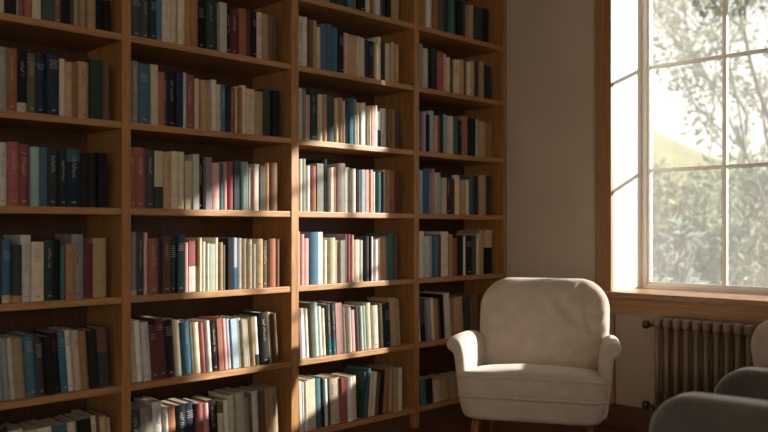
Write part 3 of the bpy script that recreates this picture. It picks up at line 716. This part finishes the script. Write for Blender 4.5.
def leaf(bm, p, d, up, ln, wd, droop=.25):
    d = d.normalized(); sd_ = d.cross(up).normalized(); n = sd_.cross(d)
    a = bm.verts.new(p); b1 = bm.verts.new(p + d * ln * .45 + sd_ * wd + n * ln * .04); b2 = bm.verts.new(p + d * ln * .45 - sd_ * wd + n * ln * .04)
    mid = bm.verts.new(p + d * ln * .5); e = bm.verts.new(p + d * ln - n * ln * droop)
    bm.faces.new((a, b1, mid)); bm.faces.new((a, mid, b2)); bm.faces.new((b1, e, mid)); bm.faces.new((mid, e, b2))
def rv(r): 
    while True:
        v = Vector((r.uniform(-1, 1), r.uniform(-1, 1), r.uniform(-1, 1)))
        if .05 < v.length < 1: return v
def shrub(label, loc, rx, h, n, ln, mat, seed, cat='shrub', group=None):
    r = random.Random(seed); t = thing('shrub', label, cat, loc, 0, group)
    bm = bmesh.new()
    for k in range(9):
        a = r.uniform(0, 6.28); d = r.uniform(.2, .8) * rx
        add_tube(bm, [(0, 0, 0), (math.cos(a) * d * .4, math.sin(a) * d * .4, h * .45), (math.cos(a) * d, math.sin(a) * d, h * r.uniform(.7, .95))], [.03, .02, .006], 6)
    obj('stem', bm, M_bark, t, True)
    bm = bmesh.new()
    cl = [(Vector((q.x * rx * .75, q.y * rx * .75, h * .55 + q.z * h * .42)), r.uniform(.22, .45) * rx) for q in (rv(r) for _ in range(26))]
    for k in range(n):
        c, cr_ = r.choice(cl); q = rv(r); p = c + q * cr_
        if p.z < .02: p.z = .05
        d = (q.normalized() + rv(r) * .8 + Vector((0, 0, .15)))
        leaf(bm, p, d, rv(r), ln * r.uniform(.6, 1.3), ln * .2, r.uniform(.05, .5))
    obj('foliage', bm, mat, t)
    return t
def gpos(px, Y, z=-.45): p = on_Y(px, 229, Y); return (p.x, Y, z)
grp = 'shrubs in the garden'
shrub('grey-green leafy shrub at lower left of the window view', gpos(662, 7.4), .45, 1.65, 1300, .14, M_leaf2, 1, group=grp)
shrub('broad yellow-green shrub behind the middle glazing bar', gpos(722, 9.2), .7, 2.15, 1700, .15, M_leaf, 2, group=grp)
shrub('bright shrub at lower right edge of the window view', gpos(790, 7.2), .42, 1.8, 1300, .14, M_leaf3, 3, group=grp)
shrub('tall pale shrub far behind, below the hillside at left', gpos(664, 11.0), .8, 2.3, 1500, .2, M_leaf3, 4, group=grp)
shrub('tall green shrub far behind at right, under the bare branches', gpos(765, 14.0), 1.1, 2.9, 1700, .22, M_leaf, 5, group=grp)
shrub('greyish shrub far behind in the middle of the window view', gpos(705, 17), 1.2, 2.7, 1500, .24, M_leaf2, 6, group=grp)
def strap_plant(label, loc, n, ln, seed, h0=.1):
    r = random.Random(seed); t = thing('strap_leaved_plant', label, 'plant', loc, 0, 'strap-leaved plants under the window')
    bm = bmesh.new()
    for k in range(n):
        a = r.uniform(0, 6.28); up = r.uniform(.5, 1.1); L = ln * r.uniform(.7, 1.15); wd = r.uniform(.012, .022)
        d = Vector((math.cos(a), math.sin(a), 0)); s_ = Vector((-d.y, d.x, 0)); prev = None
        for i in range(9):
            q = i / 8; p = d * (L * .62 * q) + Vector((0, 0, h0 + L * up * (q - .62 * q * q) ))
            wv = wd * math.sin(math.pi * min(1, .15 + q * .85)) + .001
            cur = (bm.verts.new(p + s_ * wv), bm.verts.new(p - Vector((0, 0, wv * .5))), bm.verts.new(p - s_ * wv))
            if prev:
                bm.faces.new((prev[0], prev[1], cur[1], cur[0])); bm.faces.new((prev[1], prev[2], cur[2], cur[1]))
            prev = cur
    obj('leaves', bm, M_strap, t)
    bm = bmesh.new(); add_tube(bm, [(0, 0, 0), (0, 0, h0 + .05)], [.05, .03], 8); obj('crown', bm, M_bark, t)
strap_plant('arching strap-leaved plant outside the lower left pane', gpos(676, 5.0), 20, .8, 11, .45)
strap_plant('arching strap-leaved plant outside the lower right pane', gpos(750, 6.1), 22, .8, 12, .4)

def tree(label, loc, h, seed, mat, nl, ln, lean, spread=1.0, tr=.09):
    r = random.Random(seed); t = thing('tree', label, 'tree', loc, 0, 'trees in the garden')
    bm = bmesh.new(); tips = []
    def grow(p, d, L, rad, lvl):
        pts = [p]; n = 5; dd = d.copy()
        for i in range(n):
            dd = (dd + rv(r) * .16 + Vector((0, 0, .04))).normalized(); p = p + dd * L / n; pts.append(p)
        add_tube(bm, pts, [rad * (1 - .5 * i / n) for i in range(n + 1)], 6)
        if lvl >= 2: tips.extend(pts[2:])
        if lvl < 4:
            for k in range(3 if lvl < 3 else 2):
                nd = (dd + rv(r) * .85 * spread).normalized()
                if nd.z < -.1: nd.z *= -.5
                grow(pts[r.randint(2, n)], nd, L * r.uniform(.58, .8), rad * .5, lvl + 1)
    grow(Vector((0, 0, 0)), (Vector(lean) + Vector((0, 0, 1))).normalized(), h * .42, tr, 0)
    obj('trunk', bm, M_bark, t, True)
    bm = bmesh.new()
    for k in range(nl):
        p = r.choice(tips) + rv(r) * .22; leaf(bm, p, rv(r) + Vector((0, 0, -.2)), rv(r), ln * r.uniform(.6, 1.3), ln * .24)
    obj('foliage', bm, mat, t)
tree('sparse tree with crossing branches at right of the window view', gpos(800, 11), 7.0, 5, M_leaf, 2000, .12, (-.22, .0, 0), 1.0, .065)
tree('light feathery tree rising behind the upper panes', gpos(752, 20), 10.0, 9, M_leaf3, 2600, .17, (-.05, 0, 0), 1.0, .08)

# unseen screen added outside to cut the top and left end of the sunbeam
SY = 4.75
sc_ = thing('sun_blocker', 'unseen screen added to cut the sunbeam, outside right half of the window', 'screen', (0, SY, -.45))
def edge(x): return 2.241 - .141 * (x + .829) + .45
bm = bmesh.new()
for x0, x1, b0, b1 in ((-1.63, -.83, edge(-1.63), edge(-.83)), (-.83, -.42, 1.42 + .45, 1.42 + .45), (-.42, .6, 1.15, 1.15)):
    vs = [bm.verts.new((x, y, z)) for x, zb in ((x0, b0), (x1, b1)) for y in (-.01, .01) for z in (zb, 3.6)]
    for f in [(0, 1, 3, 2), (4, 6, 7, 5), (0, 4, 5, 1), (2, 3, 7, 6), (0, 2, 6, 4), (1, 5, 7, 3)]: bm.faces.new([vs[i] for i in f])
bmesh.ops.remove_doubles(bm, verts=bm.verts[:], dist=.0001)
obj('canvas', bm, M_blocker, sc_)
obj('bracket', boxes((-.86, -.82, -.46, 0, 3.61, 3.64)), M_blocker, sc_); obj('rail', boxes((-1.72, .66, -.02, .02, 3.6, 3.65)), M_blocker, sc_)
for x in (.63,): obj('post', boxes((x - .02, x + .02, -.03, .03, 0, 3.6)), M_blocker, sc_)
